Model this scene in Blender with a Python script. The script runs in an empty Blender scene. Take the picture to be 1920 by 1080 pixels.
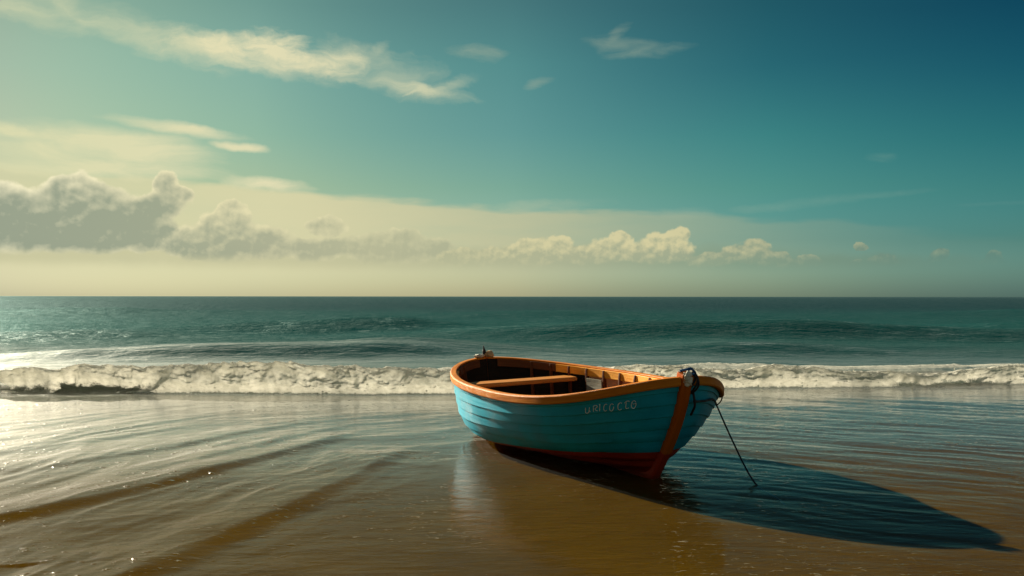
import bpy, bmesh, math, random
import numpy as np
from mathutils import Vector, Matrix

random.seed(7)
RNG = np.random.default_rng(7)
scene = bpy.context.scene
COL = scene.collection
R = math.radians

# ------------------------------------------------------------------ camera
CAM_H, FOC = 1.6, 1600.0                      # eye height; focal length in photo pixels
cam_d = bpy.data.cameras.new('camera')
cam_d.sensor_width = 36.0
cam_d.lens = 36.0 * FOC / 1920.0
cam_d.shift_y = 16.0 / 1920.0
cam_d.clip_start = 0.1
cam_d.clip_end = 100000.0
cam = bpy.data.objects.new('camera', cam_d)
cam.location = (0, 0, CAM_H)
cam.rotation_euler = (R(90), R(-0.055), 0)
COL.objects.link(cam)
scene.camera = cam

# ------------------------------------------------------------------ exposure
scene.view_settings.view_transform = 'Standard'
scene.view_settings.look = 'None'
scene.view_settings.exposure = 1.25                # exposed for the dim foreground
scene.view_settings.gamma = 1.0
scene.cycles.sample_clamp_indirect = 6.0
scene.cycles.max_bounces = 8
scene.cycles.transparent_max_bounces = 12
scene.cycles.caustics_reflective = False
scene.cycles.caustics_refractive = False
scene.cycles.use_denoising = True

# ------------------------------------------------------------------ sun
SUN_AZ, SUN_EL = -43.5, 22.0                  # azimuth from +Y towards +X
sun_d = bpy.data.lights.new('sun', 'SUN')
sun_d.energy = 5.0
sun_d.angle = R(0.53)
sun_d.color = (1.0, 0.88, 0.68)
sun = bpy.data.objects.new('sun', sun_d)
sdir = Vector((math.sin(R(SUN_AZ)) * math.cos(R(SUN_EL)), math.cos(R(SUN_AZ)) * math.cos(R(SUN_EL)), math.sin(R(SUN_EL))))
sun.rotation_euler = sdir.to_track_quat('Z', 'Y').to_euler()
sun.location = (-8, 12, 8)
COL.objects.link(sun)


# ------------------------------------------------------------------ node helpers
class Nodes:
    def __init__(self, tree):
        self.t = tree

    def n(self, typ, **kw):
        x = self.t.nodes.new(typ)
        for k, v in kw.items():
            setattr(x, k, v)
        return x

    def link(self, a, b):
        self.t.links.new(a, b)

    def put(self, sock, v):
        if isinstance(v, bpy.types.NodeSocket):
            self.link(v, sock)
        else:
            sock.default_value = v

    def math(self, op, a, b=None, c=None, clamp=False):
        x = self.n('ShaderNodeMath', operation=op, use_clamp=clamp)
        for i, v in enumerate((a, b, c)):
            if v is not None:
                self.put(x.inputs[i], v)
        return x.outputs[0]

    def vmath(self, op, a, b=None, c=None, out=0):
        x = self.n('ShaderNodeVectorMath', operation=op)
        for i, v in enumerate((a, b, c)):
            if v is not None:
                if op == 'SCALE' and i == 1:
                    self.put(x.inputs['Scale'], v)
                else:
                    self.put(x.inputs[i], v)
        return x.outputs[out]

    def step(self, x, lo, hi, a=0.0, b=1.0, smooth=True):
        m = self.n('ShaderNodeMapRange', interpolation_type='SMOOTHSTEP' if smooth else 'LINEAR')
        self.put(m.inputs[0], x)
        for i, v in enumerate((lo, hi, a, b)):
            self.put(m.inputs[i + 1], v)
        return m.outputs[0]

    def mix(self, f, a, b, blend='MIX'):
        m = self.n('ShaderNodeMix', data_type='RGBA', blend_type=blend)
        self.put(m.inputs[0], f)
        self.put(m.inputs[6], a if isinstance(a, bpy.types.NodeSocket) else tuple(a) + (1,))
        self.put(m.inputs[7], b if isinstance(b, bpy.types.NodeSocket) else tuple(b) + (1,))
        return m.outputs[2]

    def noise(self, vec, scale=1.0, detail=4.0, rough=0.5, dist=0.0, out=0, lac=2.0):
        x = self.n('ShaderNodeTexNoise')
        self.put(x.inputs['Vector'], vec)
        x.inputs['Scale'].default_value = scale
        x.inputs['Detail'].default_value = detail
        x.inputs['Roughness'].default_value = rough
        x.inputs['Lacunarity'].default_value = lac
        x.inputs['Distortion'].default_value = dist
        return x.outputs[out]

    def ramp(self, x, stops, interp='LINEAR'):
        r = self.n('ShaderNodeValToRGB')
        r.color_ramp.interpolation = interp
        e = r.color_ramp.elements
        while len(e) < len(stops):
            e.new(0.5)
        for i, (p, c) in enumerate(stops):
            e[i].position = p
            e[i].color = tuple(c) + (1,) if len(c) == 3 else c
        self.put(r.inputs[0], x)
        return r.outputs[0]

    def mapping(self, vec, loc=(0, 0, 0), rot=(0, 0, 0), scale=(1, 1, 1), typ='POINT'):
        m = self.n('ShaderNodeMapping', vector_type=typ)
        self.put(m.inputs[0], vec)
        m.inputs[1].default_value = loc
        m.inputs[2].default_value = rot
        m.inputs[3].default_value = scale
        return m.outputs[0]


def lin(c):
    return tuple(v / 255 / 12.92 if v / 255 <= 0.04045 else ((v / 255 + 0.055) / 1.055) ** 2.4 for v in c)


# ------------------------------------------------------------------ sky
def sky_pt(px, py):
    """a direction of the sky as (azimuth, elevation) in degrees"""
    return (math.degrees(math.atan((px - 960) / FOC)), math.degrees(math.atan((556 - py) / math.hypot(FOC, px - 960))))


def build_sky():
    w = bpy.data.worlds.new("World")
    scene.world = w
    w.use_nodes = True
    nt = w.node_tree
    nt.nodes.clear()
    g = Nodes(nt)
    outp = g.n('ShaderNodeOutputWorld')
    bg = g.n('ShaderNodeBackground')
    g.link(bg.outputs[0], outp.inputs[0])
    bg.inputs[1].default_value = 0.05
    w.cycles.sampling_method = 'NONE'
    tc = g.n('ShaderNodeTexCoord')
    sky = g.n('ShaderNodeTexSky', sky_type='NISHITA', sun_disc=False)
    sky.sun_elevation = R(SUN_EL)
    sky.sun_rotation = R(-42)
    sky.air_density = 1.0
    sky.dust_density = 2.0
    sky.ozone_density = 1.0
    d = g.vmath('NORMALIZE', tc.outputs['Generated'])
    sep = g.n('ShaderNodeSeparateXYZ')
    g.link(d, sep.inputs[0])
    az = g.math('MULTIPLY', g.math('ARCTAN2', sep.outputs[0], sep.outputs[1]), 180 / math.pi)
    el = g.math('MULTIPLY', g.math('ARCSINE', sep.outputs[2]), 180 / math.pi)
    # colour of the air: the physical sky graded towards teal and cream, by azimuth and elevation
    cols = {
        -31.0: [(0.2, (.240, .345, .50)), (3.3, (.178, .236, .265)), (6.3, (.166, .220, .208)), (9.3, (.150, .217, .204)), (13.2, (.120, .195, .190)), (17, (.098, .166, .162))],
        -16.7: [(0.2, (.449, .635, .805)), (3.6, (.291, .400, .401)), (7.0, (.268, .396, .322)), (10.4, (.222, .395, .332)), (14.6, (.205, .395, .345)), (18.4, (.158, .330, .292))],
        0.0: [(0.2, (.80, 1.06, 1.15)), (3.8, (.39, .623, .60)), (7.3, (.29, .55, .46)), (10.8, (.22, .50, .44)), (15.2, (.19, .485, .41)), (19.2, (.153, .382, .333))],
        16.7: [(0.2, (.75, 1.22, 1.32)), (3.6, (.27, .642, .691)), (7.0, (.197, .583, .505)), (10.4, (.128, .505, .436)), (14.6, (.075, .36, .35)), (18.4, (.06, .295, .29))],
        31.0: [(0.2, (.56, 1.16, 1.42)), (3.3, (.23, .625, .69)), (6.3, (.148, .543, .521)), (9.3, (.083, .444, .426)), (13.2, (.043, .31, .345)), (17, (.024, .217, .276))],
    }
    e20 = g.math('DIVIDE', el, 20.0, clamp=True)
    keys = sorted(cols)
    grade = None
    for i, k in enumerate(keys):
        r = g.ramp(e20, [(p / 20.0, tuple(v * 0.5 for v in c)) for p, c in cols[k]], 'LINEAR')
        if grade is None:
            grade = r
        else:
            grade = g.mix(g.step(az, keys[i - 1], k, smooth=False), grade, r)
    # the sky behind the viewer: an added warm, even fill for the foam and shaded hull
    back = g.math('ADD', g.step(az, 60, 120), g.step(az, -60, -120))
    grade = g.mix(back, grade, (0.36, .34, .25))
    grade = g.mix(1.0, grade, (1.68, 1.68, 1.68), 'MULTIPLY')
    air = g.mix(1.0, sky.outputs[0], grade, 'MULTIPLY')      # in units of strength 0.1

    comb = g.n('ShaderNodeCombineXYZ')
    g.link(az, comb.inputs[0])
    g.link(el, comb.inputs[1])
    P = comb.outputs[0]

    def K(*stops):
        """a cloud colour that changes with azimuth (stops: photo column, sRGB), times 10 for strength 0.1"""
        t = g.step(az, -31.0, 31.0, smooth=False)
        c = g.ramp(t, [((sky_pt(px, 540)[0] + 31) / 62, tuple(v for v in lin(rgb))) for px, rgb in stops])
        return g.mix(1.0, c, (8.4, 8.4, 8.4), 'MULTIPLY')

    def blobs(vec, lst, k=0.35):
        """1 at the heart of the nearest puff, 0 on its rim, negative outside"""
        res = None
        for b in lst:
            px, py, rx, ry = b[:4]
            rot = b[4] if len(b) > 4 else 0.0
            a, e = sky_pt(px, py)
            ca = math.cos(R(a))
            sx, sy = math.degrees(rx / FOC) * ca * ca, math.degrees(ry / FOC) * ca
            if rot:
                m = g.mapping(vec, (a, e, 0), (0, 0, R(rot)), (sx, sy, 1.0), 'TEXTURE')
            else:
                m = g.vmath('MULTIPLY_ADD', vec, (1 / sx, 1 / sy, 0), (-a / sx, -e / sy, 0))
            q = g.vmath('DOT_PRODUCT', m, m, out=1)
            res = q if res is None else g.math('SMOOTH_MIN', res, q, k)
        return g.math('SUBTRACT', 1.0, res)

    def warp(scale, amt, detail=5.0, rough=0.55, stretch=(1, 1, 1)):
        n = g.noise(g.mapping(P, scale=stretch), scale, detail, rough, out=1)
        n = g.vmath('SUBTRACT', n, (0.5, 0.5, 0.5))
        n = g.vmath('MULTIPLY', n, (amt[0], amt[1], 0))
        return g.vmath('ADD', P, n)

    # 1. long veil of altostratus along the horizon
    top = g.n('ShaderNodeFloatCurve')
    cv = top.mapping
    pts = [(0, 300), (350, 338), (600, 358), (760, 370), (900, 386), (1130, 393), (1400, 402), (1560, 404), (1700, 428), (1920, 436)]
    pp = [((sky_pt(px, py)[0] + 31.5) / 63.0, sky_pt(px, py)[1] / 12.0) for px, py in pts]
    c0 = cv.curves[0]
    while len(c0.points) < len(pp):
        c0.points.new(0.5, 0.5)
    for q, (a, b) in zip(c0.points, pp):
        q.location = (a, b)
    cv.update()
    g.put(top.inputs[1], g.step(az, -31.5, 31.5, smooth=False))
    vtop = g.math('MULTIPLY', top.outputs[0], 12.0)
    vn = g.noise(g.mapping(P, scale=(0.14, 0.75, 1)), 1.0, 5.0, 0.5)
    vh = g.math('SUBTRACT', vtop, el)
    vh = g.math('ADD', vh, g.math('MULTIPLY', g.math('SUBTRACT', vn, 0.5), 1.6))
    veil = g.step(vh, -0.10, 0.42)
    vfade = g.ramp(g.step(az, -31, 31, smooth=False), [(0, (.62,) * 3), (.3, (.95,) * 3), (.55, (.86,) * 3), (.8, (.46,) * 3), (1, (.12,) * 3)])
    vn2 = g.noise(g.mapping(P, scale=(0.10, 0.5, 1)), 1.0, 4.0, 0.5)
    veil = g.math('MULTIPLY', g.math('MULTIPLY', veil, vfade), g.step(vn2, 0.2, 0.6, 0.75, 1.0))
    front = g.step(g.math('ABSOLUTE', az), 75, 45)
    veil = g.math('MULTIPLY', veil, front)
    veil = g.math('MULTIPLY', veil, g.step(el, 0.2, 2.6, 0.15, 1.0))
    vcol = K((0, (222, 215, 170)), (500, (220, 214, 170)), (960, (194, 193, 156)), (1300, (160, 174, 147)), (1700, (118, 148, 134)))
    out = g.mix(veil, air, vcol)

    # 2. thin cirrus
    def cirrus(lst, nscale, stretch, soft, amount, opac, col, src, rot=0.0):
        nonlocal out
        dd = blobs(src, lst, 0.45)
        m = g.mapping(src, rot=(0, 0, R(rot)), scale=stretch)
        n = g.noise(m, nscale, 7.0, 0.62, 0.5)
        v = g.math('ADD', dd, g.math('MULTIPLY', g.math('SUBTRACT', n, 0.5), amount))
        a = g.math('POWER', g.step(v, soft[0], soft[1], smooth=False), 1.35)
        out = g.mix(g.math('MULTIPLY', a, opac), out, col)

    hi = K((0, (222, 220, 176)), (500, (230, 223, 182)), (900, (190, 198, 168)), (1250, (110, 148, 146)), (1920, (80, 130, 130)))
    w1 = warp(0.55, (2.0, 1.1), 6.0)
    # the long streak across the upper left, falling to the right
    cirrus([(40, 20, 170, 26, -12), (230, 62, 220, 24, -13), (300, 72, 200, 36, -10), (470, 118, 190, 20, -7), (720, 128, 130, 40, -14), (765, 164, 120, 24, -10), (706, 95, 34, 14, 38),
            (840, 160, 70, 14, 14), (118, 14, 60, 26, -20)],
           0.6, (0.40, 1.5, 1), (-0.25, 1.8), 2.6, 0.75, hi, w1, 10)
    cirrus([(420, 92, 110, 28, -8), (510, 92, 90, 36, -6), (560, 112, 120, 26, -6), (630, 122, 60, 30, -4), (780, 166, 70, 15, -8)],
           0.8, (0.45, 1.5, 1), (-0.2, 1.1), 2.5, 0.95, hi, w1, 10)
    w2 = warp(0.45, (2.0, 0.7), 6.0)
    cirrus([(215, 278, 210, 42, -4), (70, 285, 160, 40), (325, 240, 130, 14, -5), (450, 275, 50, 9, -4), (140, 312, 300, 22, 0), (500, 345, 90, 14, -4), (30, 252, 90, 18, -8)],
           0.55, (0.22, 1.2, 1), (-0.35, 1.0), 2.0, 0.9, hi, w2)
    st = K((0, (205, 205, 165)), (960, (206, 203, 166)), (1250, (166, 182, 158)), (1500, (128, 165, 150)), (1920, (96, 142, 138)))
    w3 = warp(0.4, (1.5, 0.5), 6.0)
    cirrus([(1520, 379, 150, 12, 5), (1640, 365, 110, 7, 3), (1440, 388, 90, 9, 2), (1030, 386, 120, 14, 2), (1280, 400, 90, 12, 0), (1860, 381, 90, 5, 0),
            (900, 101, 56, 17, -4), (1175, 88, 90, 18, -10), (1215, 96, 90, 11, 2), (1150, 70, 40, 12, 40), (1655, 294, 34, 10, 0), (1012, 158, 34, 10, 10)],
           0.9, (0.35, 1.4, 1), (-0.2, 2.0), 2.5, 0.45, st, w3)

    # 3. heaped clouds along the horizon
    LA = (-0.16, 0.26, 0)                                     # a step towards the light, up and left

    def cumulus(lst, sc, amt, soft, bill, core, col_rim, col_core, relief, base, opac=1.0, shade=(0.5, 480, 420, 0.5)):
        nonlocal out
        ww = warp(sc, amt, 6.0, 0.58)
        dd = blobs(ww, lst, 0.40)
        n1 = g.noise(P, sc * 1.5, 6.0, 0.55)
        n2 = g.noise(g.vmath('ADD', P, LA), sc * 1.5, 3.0, 0.5)
        v = g.math('ADD', dd, g.math('MULTIPLY', g.math('SUBTRACT', n1, 0.5), bill))
        # flat, hazy base
        fade = g.step(el, base[0], base[1])
        a = g.math('MULTIPLY', g.math('MULTIPLY', g.step(v, soft[0], soft[1]), fade), opac)
        # shaded towards the base, thin and bright at the edge
        sh = g.math('MULTIPLY', g.step(v, core[0], core[1]), shade[0])
        sh = g.math('ADD', sh, g.math('MULTIPLY', g.step(el, sky_pt(960, shade[2])[1], sky_pt(960, shade[1])[1]), shade[3]))
        sh = g.math('ADD', sh, g.math('MULTIPLY', g.math('SUBTRACT', n2, n1), relief), clamp=True)
        out = g.mix(a, out, g.mix(sh, col_rim, col_core))

    greyL = K((0, (150, 160, 139)), (300, (157, 165, 141)), (500, (168, 172, 145)), (700, (182, 183, 150)), (1920, (110, 140, 125)))
    rimL = K((0, (255, 246, 206)), (400, (230, 222, 178)), (850, (214, 210, 168)), (1920, (160, 165, 140)))
    back_c = K((0, (196, 194, 155)), (600, (192, 191, 153)), (1000, (172, 177, 145)), (1400, (126, 150, 128)), (1920, (98, 130, 117)))
    # a low, dim bank behind them
    cumulus([(640, 488, 620, 26), (1150, 488, 380, 30), (1500, 498, 300, 22), (80, 476, 340, 28)], 0.4, (2.2, 0.9), (-0.6, 1.0), 0.9, (-1, 0),
            back_c, back_c, 0.4, sky_pt(900, 518)[1:] + sky_pt(900, 490)[1:], 0.7)
    cumulus([(40, 428, 170, 52), (150, 395, 125, 62), (145, 358, 66, 34), (205, 430, 130, 46), (0, 400, 120, 64), (312, 350, 24, 30), (330, 368, 36, 22), (300, 385, 60, 30), (255, 408, 70, 30), (272, 442, 66, 30), (235, 395, 70, 30)],
            0.42, (2.0, 1.5), (-0.06, 0.26), 0.9, (0.04, 0.75), rimL, greyL, 1.9, sky_pt(60, 486)[1:] + sky_pt(60, 462)[1:], 0.95, (0.55, 440, 335, 0.55))
    cumulus([(438, 400, 36, 26), (425, 420, 58, 28), (430, 452, 115, 42), (492, 455, 66, 34), (360, 468, 70, 26), (614, 424, 44, 20), (600, 470, 75, 26), (725, 468, 100, 34), (815, 464, 44, 22), (745, 446, 54, 22)],
            0.6, (1.6, 1.2), (-0.07, 0.30), 0.95, (0.04, 0.9), rimL, greyL, 1.8, sky_pt(430, 500)[1:] + sky_pt(430, 474)[1:], 0.9, (0.45, 470, 400, 0.55))
    rimR = K((900, (212, 206, 162)), (1250, (214, 206, 160)), (1420, (192, 190, 150)), (1650, (146, 160, 134)), (1920, (126, 150, 129)))
    coreR = K((900, (180, 182, 148)), (1250, (166, 173, 143)), (1420, (142, 158, 134)), (1650, (114, 141, 125)), (1920, (98, 132, 120)))
    cumulus([(985, 478, 80, 24), (1040, 458, 38, 20), (1000, 460, 36, 16), (1145, 468, 52, 24), (1163, 450, 26, 18), (1110, 476, 46, 18), (1246, 466, 58, 32), (1272, 440, 26, 18),
             (1205, 476, 44, 20), (1403, 475, 52, 22), (1418, 462, 30, 15), (1455, 482, 30, 14), (1515, 486, 28, 12), (1612, 461, 13, 8), (1655, 488, 34, 12), (1600, 494, 18, 8, 30),
             (880, 484, 70, 20), (925, 478, 44, 18), (1070, 478, 44, 18), (1330, 486, 60, 15), (1480, 492, 70, 11), (1762, 478, 24, 11, 32), (1866, 484, 18, 18), (1862, 494, 30, 10)],
            0.95, (0.95, 0.75), (-0.04, 0.42), 0.85, (0.15, 1.25), rimR, coreR, 2.6, sky_pt(1300, 508)[1:] + sky_pt(1300, 468)[1:], 0.95, (0.12, 492, 436, 0.85))
    g.link(out, bg.inputs[0])


build_sky()


# ------------------------------------------------------------------ numpy noise
class VNoise:
    def __init__(self, seed):
        self.t = np.random.default_rng(seed).random((256, 256))

    def __call__(self, x, y):
        xi = np.floor(x).astype(int)
        yi = np.floor(y).astype(int)
        fx, fy = x - xi, y - yi
        fx = fx * fx * fx * (fx * (fx * 6 - 15) + 10)
        fy = fy * fy * fy * (fy * (fy * 6 - 15) + 10)
        t = self.t
        a, b = t[xi % 256, yi % 256], t[(xi + 1) % 256, yi % 256]
        c, d = t[xi % 256, (yi + 1) % 256], t[(xi + 1) % 256, (yi + 1) % 256]
        return (a + (b - a) * fx) * (1 - fy) + (c + (d - c) * fx) * fy

    def fbm(self, x, y, o=4, g=0.5):
        s, a, f, tot = 0, 1.0, 1.0, 0
        for i in range(o):
            s = s + a * self(x * f + 17.3 * i, y * f + 9.1 * i)
            tot += a
            a *= g
            f *= 2.03
        return s / tot


N1, N2, N3, N4 = VNoise(1), VNoise(2), VNoise(3), VNoise(4)


def sstep(x, a, b):
    t = np.clip((x - a) / (b - a), 0, 1)
    return t * t * (3 - 2 * t)


# ------------------------------------------------------------------ mesh helpers
def mesh_obj(name, V, Fc, mat, parent=None, smooth=True, mats=None, fmat=None, uv=None):
    me = bpy.data.meshes.new(name)
    V = np.asarray(V, dtype=np.float32)
    if isinstance(Fc, np.ndarray) and Fc.ndim == 2:
        k = Fc.shape[1]
        me.vertices.add(len(V))
        me.vertices.foreach_set('co', V.ravel())
        me.loops.add(Fc.size)
        me.loops.foreach_set('vertex_index', Fc.astype(np.int32).ravel())
        me.polygons.add(len(Fc))
        me.polygons.foreach_set('loop_start', np.arange(0, Fc.size, k, dtype=np.int32))
        me.polygons.foreach_set('loop_total', np.full(len(Fc), k, dtype=np.int32))
        me.update(calc_edges=True)
    else:
        me.from_pydata([tuple(v) for v in V], [], [tuple(int(i) for i in f) for f in Fc])
    me.validate()
    for m in (mats or [mat]):
        me.materials.append(m)
    if fmat is not None:
        me.polygons.foreach_set('material_index', np.asarray(fmat, dtype=np.int32))
    if smooth:
        me.polygons.foreach_set('use_smooth', np.ones(len(me.polygons), dtype=bool))
    if uv is not None:
        l = me.uv_layers.new(name='UVMap')
        idx = np.zeros(len(me.loops), dtype=np.int32)
        me.loops.foreach_get('vertex_index', idx)
        l.data.foreach_set('uv', np.asarray(uv, dtype=np.float32)[idx].ravel())
    o = bpy.data.objects.new(name, me)
    COL.objects.link(o)
    if parent is not None:
        o.parent = parent
    return o


def grid_faces(nr, nc, close=False):
    r = np.arange(nr - 1)[:, None]
    c = np.arange(nc if close else nc - 1)[None, :]
    c2 = (c + 1) % nc
    a = r * nc + c
    b = r * nc + c2
    return np.stack([a, b, b + nc, a + nc], -1).reshape(-1, 4)


def tag(o, label=None, cat=None, group=None, kind=None):
    for k, v in (('label', label), ('category', cat), ('group', group), ('kind', kind)):
        if v:
            o[k] = v
    return o


def material(name):
    m = bpy.data.materials.new(name)
    m.use_nodes = True
    m.node_tree.nodes.clear()
    g = Nodes(m.node_tree)
    out = g.n('ShaderNodeOutputMaterial')
    return m, g, out


def principled(name, build):
    """build(g) -> dict(color, rough, height, dist, spec, coat)"""
    m, g, out = material(name)
    p = g.n('ShaderNodeBsdfPrincipled')
    d = build(g)
    g.put(p.inputs['Base Color'], d['color'] if isinstance(d['color'], bpy.types.NodeSocket) else tuple(d['color']) + (1,))
    g.put(p.inputs['Roughness'], d.get('rough', 0.6))
    g.put(p.inputs['Specular IOR Level'], d.get('spec', 0.5))
    if 'coat' in d:
        p.inputs['Coat Weight'].default_value = d['coat']
        p.inputs['Coat Roughness'].default_value = 0.25
    if 'height' in d:
        b = g.n('ShaderNodeBump')
        b.inputs['Strength'].default_value = 1.0
        b.inputs['Distance'].default_value = d.get('dist', 0.003)
        g.link(d['height'], b.inputs['Height'])
        g.link(b.outputs[0], p.inputs['Normal'])
    g.link(p.outputs[0], out.inputs[0])
    return m


# ------------------------------------------------------------------ materials
def m_wood(name, c1, c2, rough=0.5, scale=1.0, spec=0.35):
    def b(g):
        uvn = g.n('ShaderNodeUVMap')
        v = g.mapping(uvn.outputs[0], scale=(1.6 * scale, 26 * scale, 1))
        n = g.noise(v, 1.0, 6, 0.62, 0.8)
        n2 = g.noise(g.mapping(uvn.outputs[0], scale=(9, 14, 1)), 1.0, 4, 0.6)
        n3 = g.noise(g.mapping(uvn.outputs[0], scale=(3, 6, 1)), 1.0, 3, 0.5)
        c = g.mix(g.step(n, 0.3, 0.7), c1, c2)
        c = g.mix(g.step(n3, 0.55, 0.75, 0, 0.4), c, tuple(x * 0.55 for x in c1))
        c = g.mix(g.step(n2, 0.66, 0.74, 0, 0.55), c, tuple(min(1, x * 1.5 + 0.03) for x in c2))
        h = g.math('ADD', n, g.math('MULTIPLY', n2, 0.6))
        return dict(color=c, rough=g.step(n2, 0.2, 0.8, rough - 0.12, rough + 0.15), height=h, dist=0.004, spec=spec)
    return principled(name, b)


def m_paint(name, col, worn, rough=0.42, spec=0.45):
    def b(g):
        tc = g.n('ShaderNodeTexCoord')
        uvn = g.n('ShaderNodeUVMap')
        big = g.noise(tc.outputs['Object'], 3.0, 5, 0.6)
        streak = g.noise(g.mapping(uvn.outputs[0], scale=(1.2, 22, 1)), 1.0, 5, 0.6, 0.4)
        fine = g.noise(tc.outputs['Object'], 60.0, 4, 0.6)
        drip = g.noise(g.mapping(uvn.outputs[0], scale=(34, 2.2, 1)), 1.0, 4, 0.6)
        c = g.mix(g.step(big, 0.3, 0.7), tuple(x * 0.82 for x in col), tuple(x * 1.12 for x in col))
        c = g.mix(g.step(streak, 0.55, 0.8, 0, 0.35), c, worn)
        c = g.mix(g.step(drip, 0.6, 0.8, 0, 0.25), c, tuple(x * 0.5 for x in col))
        chip = g.math('MULTIPLY', g.step(fine, 0.66, 0.72), g.step(big, 0.5, 0.62))
        c = g.mix(g.math('MULTIPLY', chip, 0.7), c, worn)
        scuff = g.noise(g.mapping(uvn.outputs[0], rot=(0, 0, 0.25), scale=(5, 38, 1)), 1.0, 6, 0.7)
        c = g.mix(g.step(scuff, 0.62, 0.72, 0, 0.45), c, tuple(min(1, x * 1.2 + 0.06) for x in worn))
        h = g.math('ADD', g.math('MULTIPLY', streak, 1.0), g.math('MULTIPLY', fine, 0.25))
        return dict(color=c, rough=g.step(big, 0.2, 0.8, rough - 0.08, rough + 0.2), height=h, dist=0.0035, spec=spec)
    return principled(name, b)


def m_cloth(name, c1, c2, rough=0.9, sc=40):
    def b(g):
        tc = g.n('ShaderNodeTexCoord')
        n = g.noise(tc.outputs['Object'], sc, 5, 0.6)
        n2 = g.noise(tc.outputs['Object'], 9, 4, 0.6)
        return dict(color=g.mix(g.step(n2, 0.35, 0.65), c1, c2), rough=rough, height=n, dist=0.004, spec=0.2)
    return principled(name, b)


M_TEAL = m_paint('turquoise_paint', (0.003, 0.32, 0.46), (0.05, 0.48, 0.60), 0.5, 0.22)
M_RED = m_paint('red_paint', (0.36, 0.028, 0.008), (0.33, 0.09, 0.035), 0.5, 0.3)
M_RAIL = m_wood('varnished_rail', (0.46, 0.125, 0.006), (0.64, 0.215, 0.014), 0.5, 1.0, 0.14)
M_STEM = m_wood('varnished_stem', (0.36, 0.072, 0.005), (0.48, 0.11, 0.008), 0.5, 1.0, 0.14)
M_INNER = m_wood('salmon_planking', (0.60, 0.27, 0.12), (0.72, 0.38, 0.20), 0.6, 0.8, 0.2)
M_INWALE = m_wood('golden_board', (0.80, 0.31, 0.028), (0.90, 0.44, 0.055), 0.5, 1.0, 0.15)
M_STERN_SHADE = m_wood('stern_shade_planking', (0.010, 0.008, 0.006), (0.020, 0.014, 0.009), 0.8, 1.0, 0.15)  # near-black colour that paints in the shade inside the stern
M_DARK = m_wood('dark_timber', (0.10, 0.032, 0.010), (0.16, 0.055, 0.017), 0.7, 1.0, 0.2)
M_SEAT = m_wood('brown_seat', (0.40, 0.15, 0.028), (0.52, 0.22, 0.045), 0.55, 1.0, 0.15)
M_GREYW = m_wood('weathered_grey', (0.20, 0.20, 0.16), (0.30, 0.29, 0.22), 0.7)
M_WHITE = m_cloth('white_lettering', (0.86, 0.90, 0.86), (0.62, 0.70, 0.68), 0.7, 120)
M_RAG = m_cloth('white_rag', (0.80, 0.78, 0.68), (0.50, 0.47, 0.38))
M_TAN = m_cloth('tan_cloth', (0.50, 0.34, 0.17), (0.62, 0.47, 0.27))
M_BLACK = m_cloth('black_rope', (0.010, 0.011, 0.013), (0.03, 0.032, 0.035), 0.6, 90)
M_BLUE = m_cloth('blue_rope', (0.02, 0.07, 0.19), (0.03, 0.11, 0.26), 0.6, 90)


# ------------------------------------------------------------------ sea bed of sand
def bed_z(x, y):
    return -0.028 - 0.012 * np.clip(y - 7.5, 0, 5) - 0.16 * np.clip(y - 12.8, 0, 60) ** 0.9 * (y > 12.8) + 0.006 * np.clip(7.5 - y, 0, 10) \
        + 0.007 * (N1.fbm(x * 1.1, y * 2.0, 3) - 0.5)


def build_sand():
    ys = np.concatenate([np.linspace(-60, 0, 40), np.linspace(0.4, 16, 200), np.linspace(17, 80, 40)])
    xs = np.concatenate([np.linspace(-120, -12, 40), np.linspace(-11.6, 11.6, 180), np.linspace(12, 120, 40)])
    X, Y = np.meshgrid(xs, ys)
    V = np.stack([X, Y, bed_z(X, Y)], -1).reshape(-1, 3)

    def b(g):
        geo = g.n('ShaderNodeNewGeometry')
        p = geo.outputs['Position']
        n = g.noise(p, 1.1, 5, 0.6)
        f = g.noise(g.mapping(p, rot=(0, 0, R(-14)), scale=(3.0, 11, 1)), 1.0, 6, 0.62, 0.5)
        gr = g.noise(p, 160, 3, 0.6)
        sp = g.noise(g.mapping(p, scale=(9, 14, 1)), 1.0, 4, 0.7)
        c = g.mix(g.step(n, 0.3, 0.7), (0.062, 0.031, 0.0014), (0.082, 0.042, 0.0024))
        c = g.mix(g.step(f, 0.48, 0.75, 0, 0.6), c, (0.055, 0.022, 0.001))
        c = g.mix(g.step(sp, 0.7, 0.76, 0, 0.7), c, (0.025, 0.010, 0.001))
        c = g.mix(g.step(gr, 0.4, 0.8, 0, 0.3), c, (0.15, 0.08, 0.008))
        h = g.math('ADD', f, g.math('MULTIPLY', gr, 0.25))
        return dict(color=c, rough=0.95, height=h, dist=0.012, spec=0.0)
    o = mesh_obj('sand', V, grid_faces(len(ys), len(xs)), principled('wet_sand', b))
    tag(o, kind='structure')


build_sand()

# ------------------------------------------------------------------ the breaker and the sea surface
BX = np.array([-40, -18, -8.3, -5.4, -3.0, -0.8, 1.2, 3.3, 5.6, 7.6, 9.0, 18, 40.0])
BY = np.array([13.6, 13.6, 13.75, 13.85, 13.75, 13.95, 14.3, 14.75, 14.85, 15.0, 15.5, 16.5, 18.0])


def breaker_line(x):
    return np.interp(x, BX, BY) + 0.30 * (N2.fbm(x * 0.9, x * 0 + 3.0, 4) - 0.5)


def bump1(t, c, wl, wr):
    return np.where(t < c, np.exp(-((t - c) / wl) ** 2), np.exp(-((t - c) / wr) ** 2))


def glassy(x):
    return np.maximum(1 - sstep(x, -7.4, -4.6), sstep(x, 5.8, 7.4) * (1 - sstep(x, 8.0, 9.6)))


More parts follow.
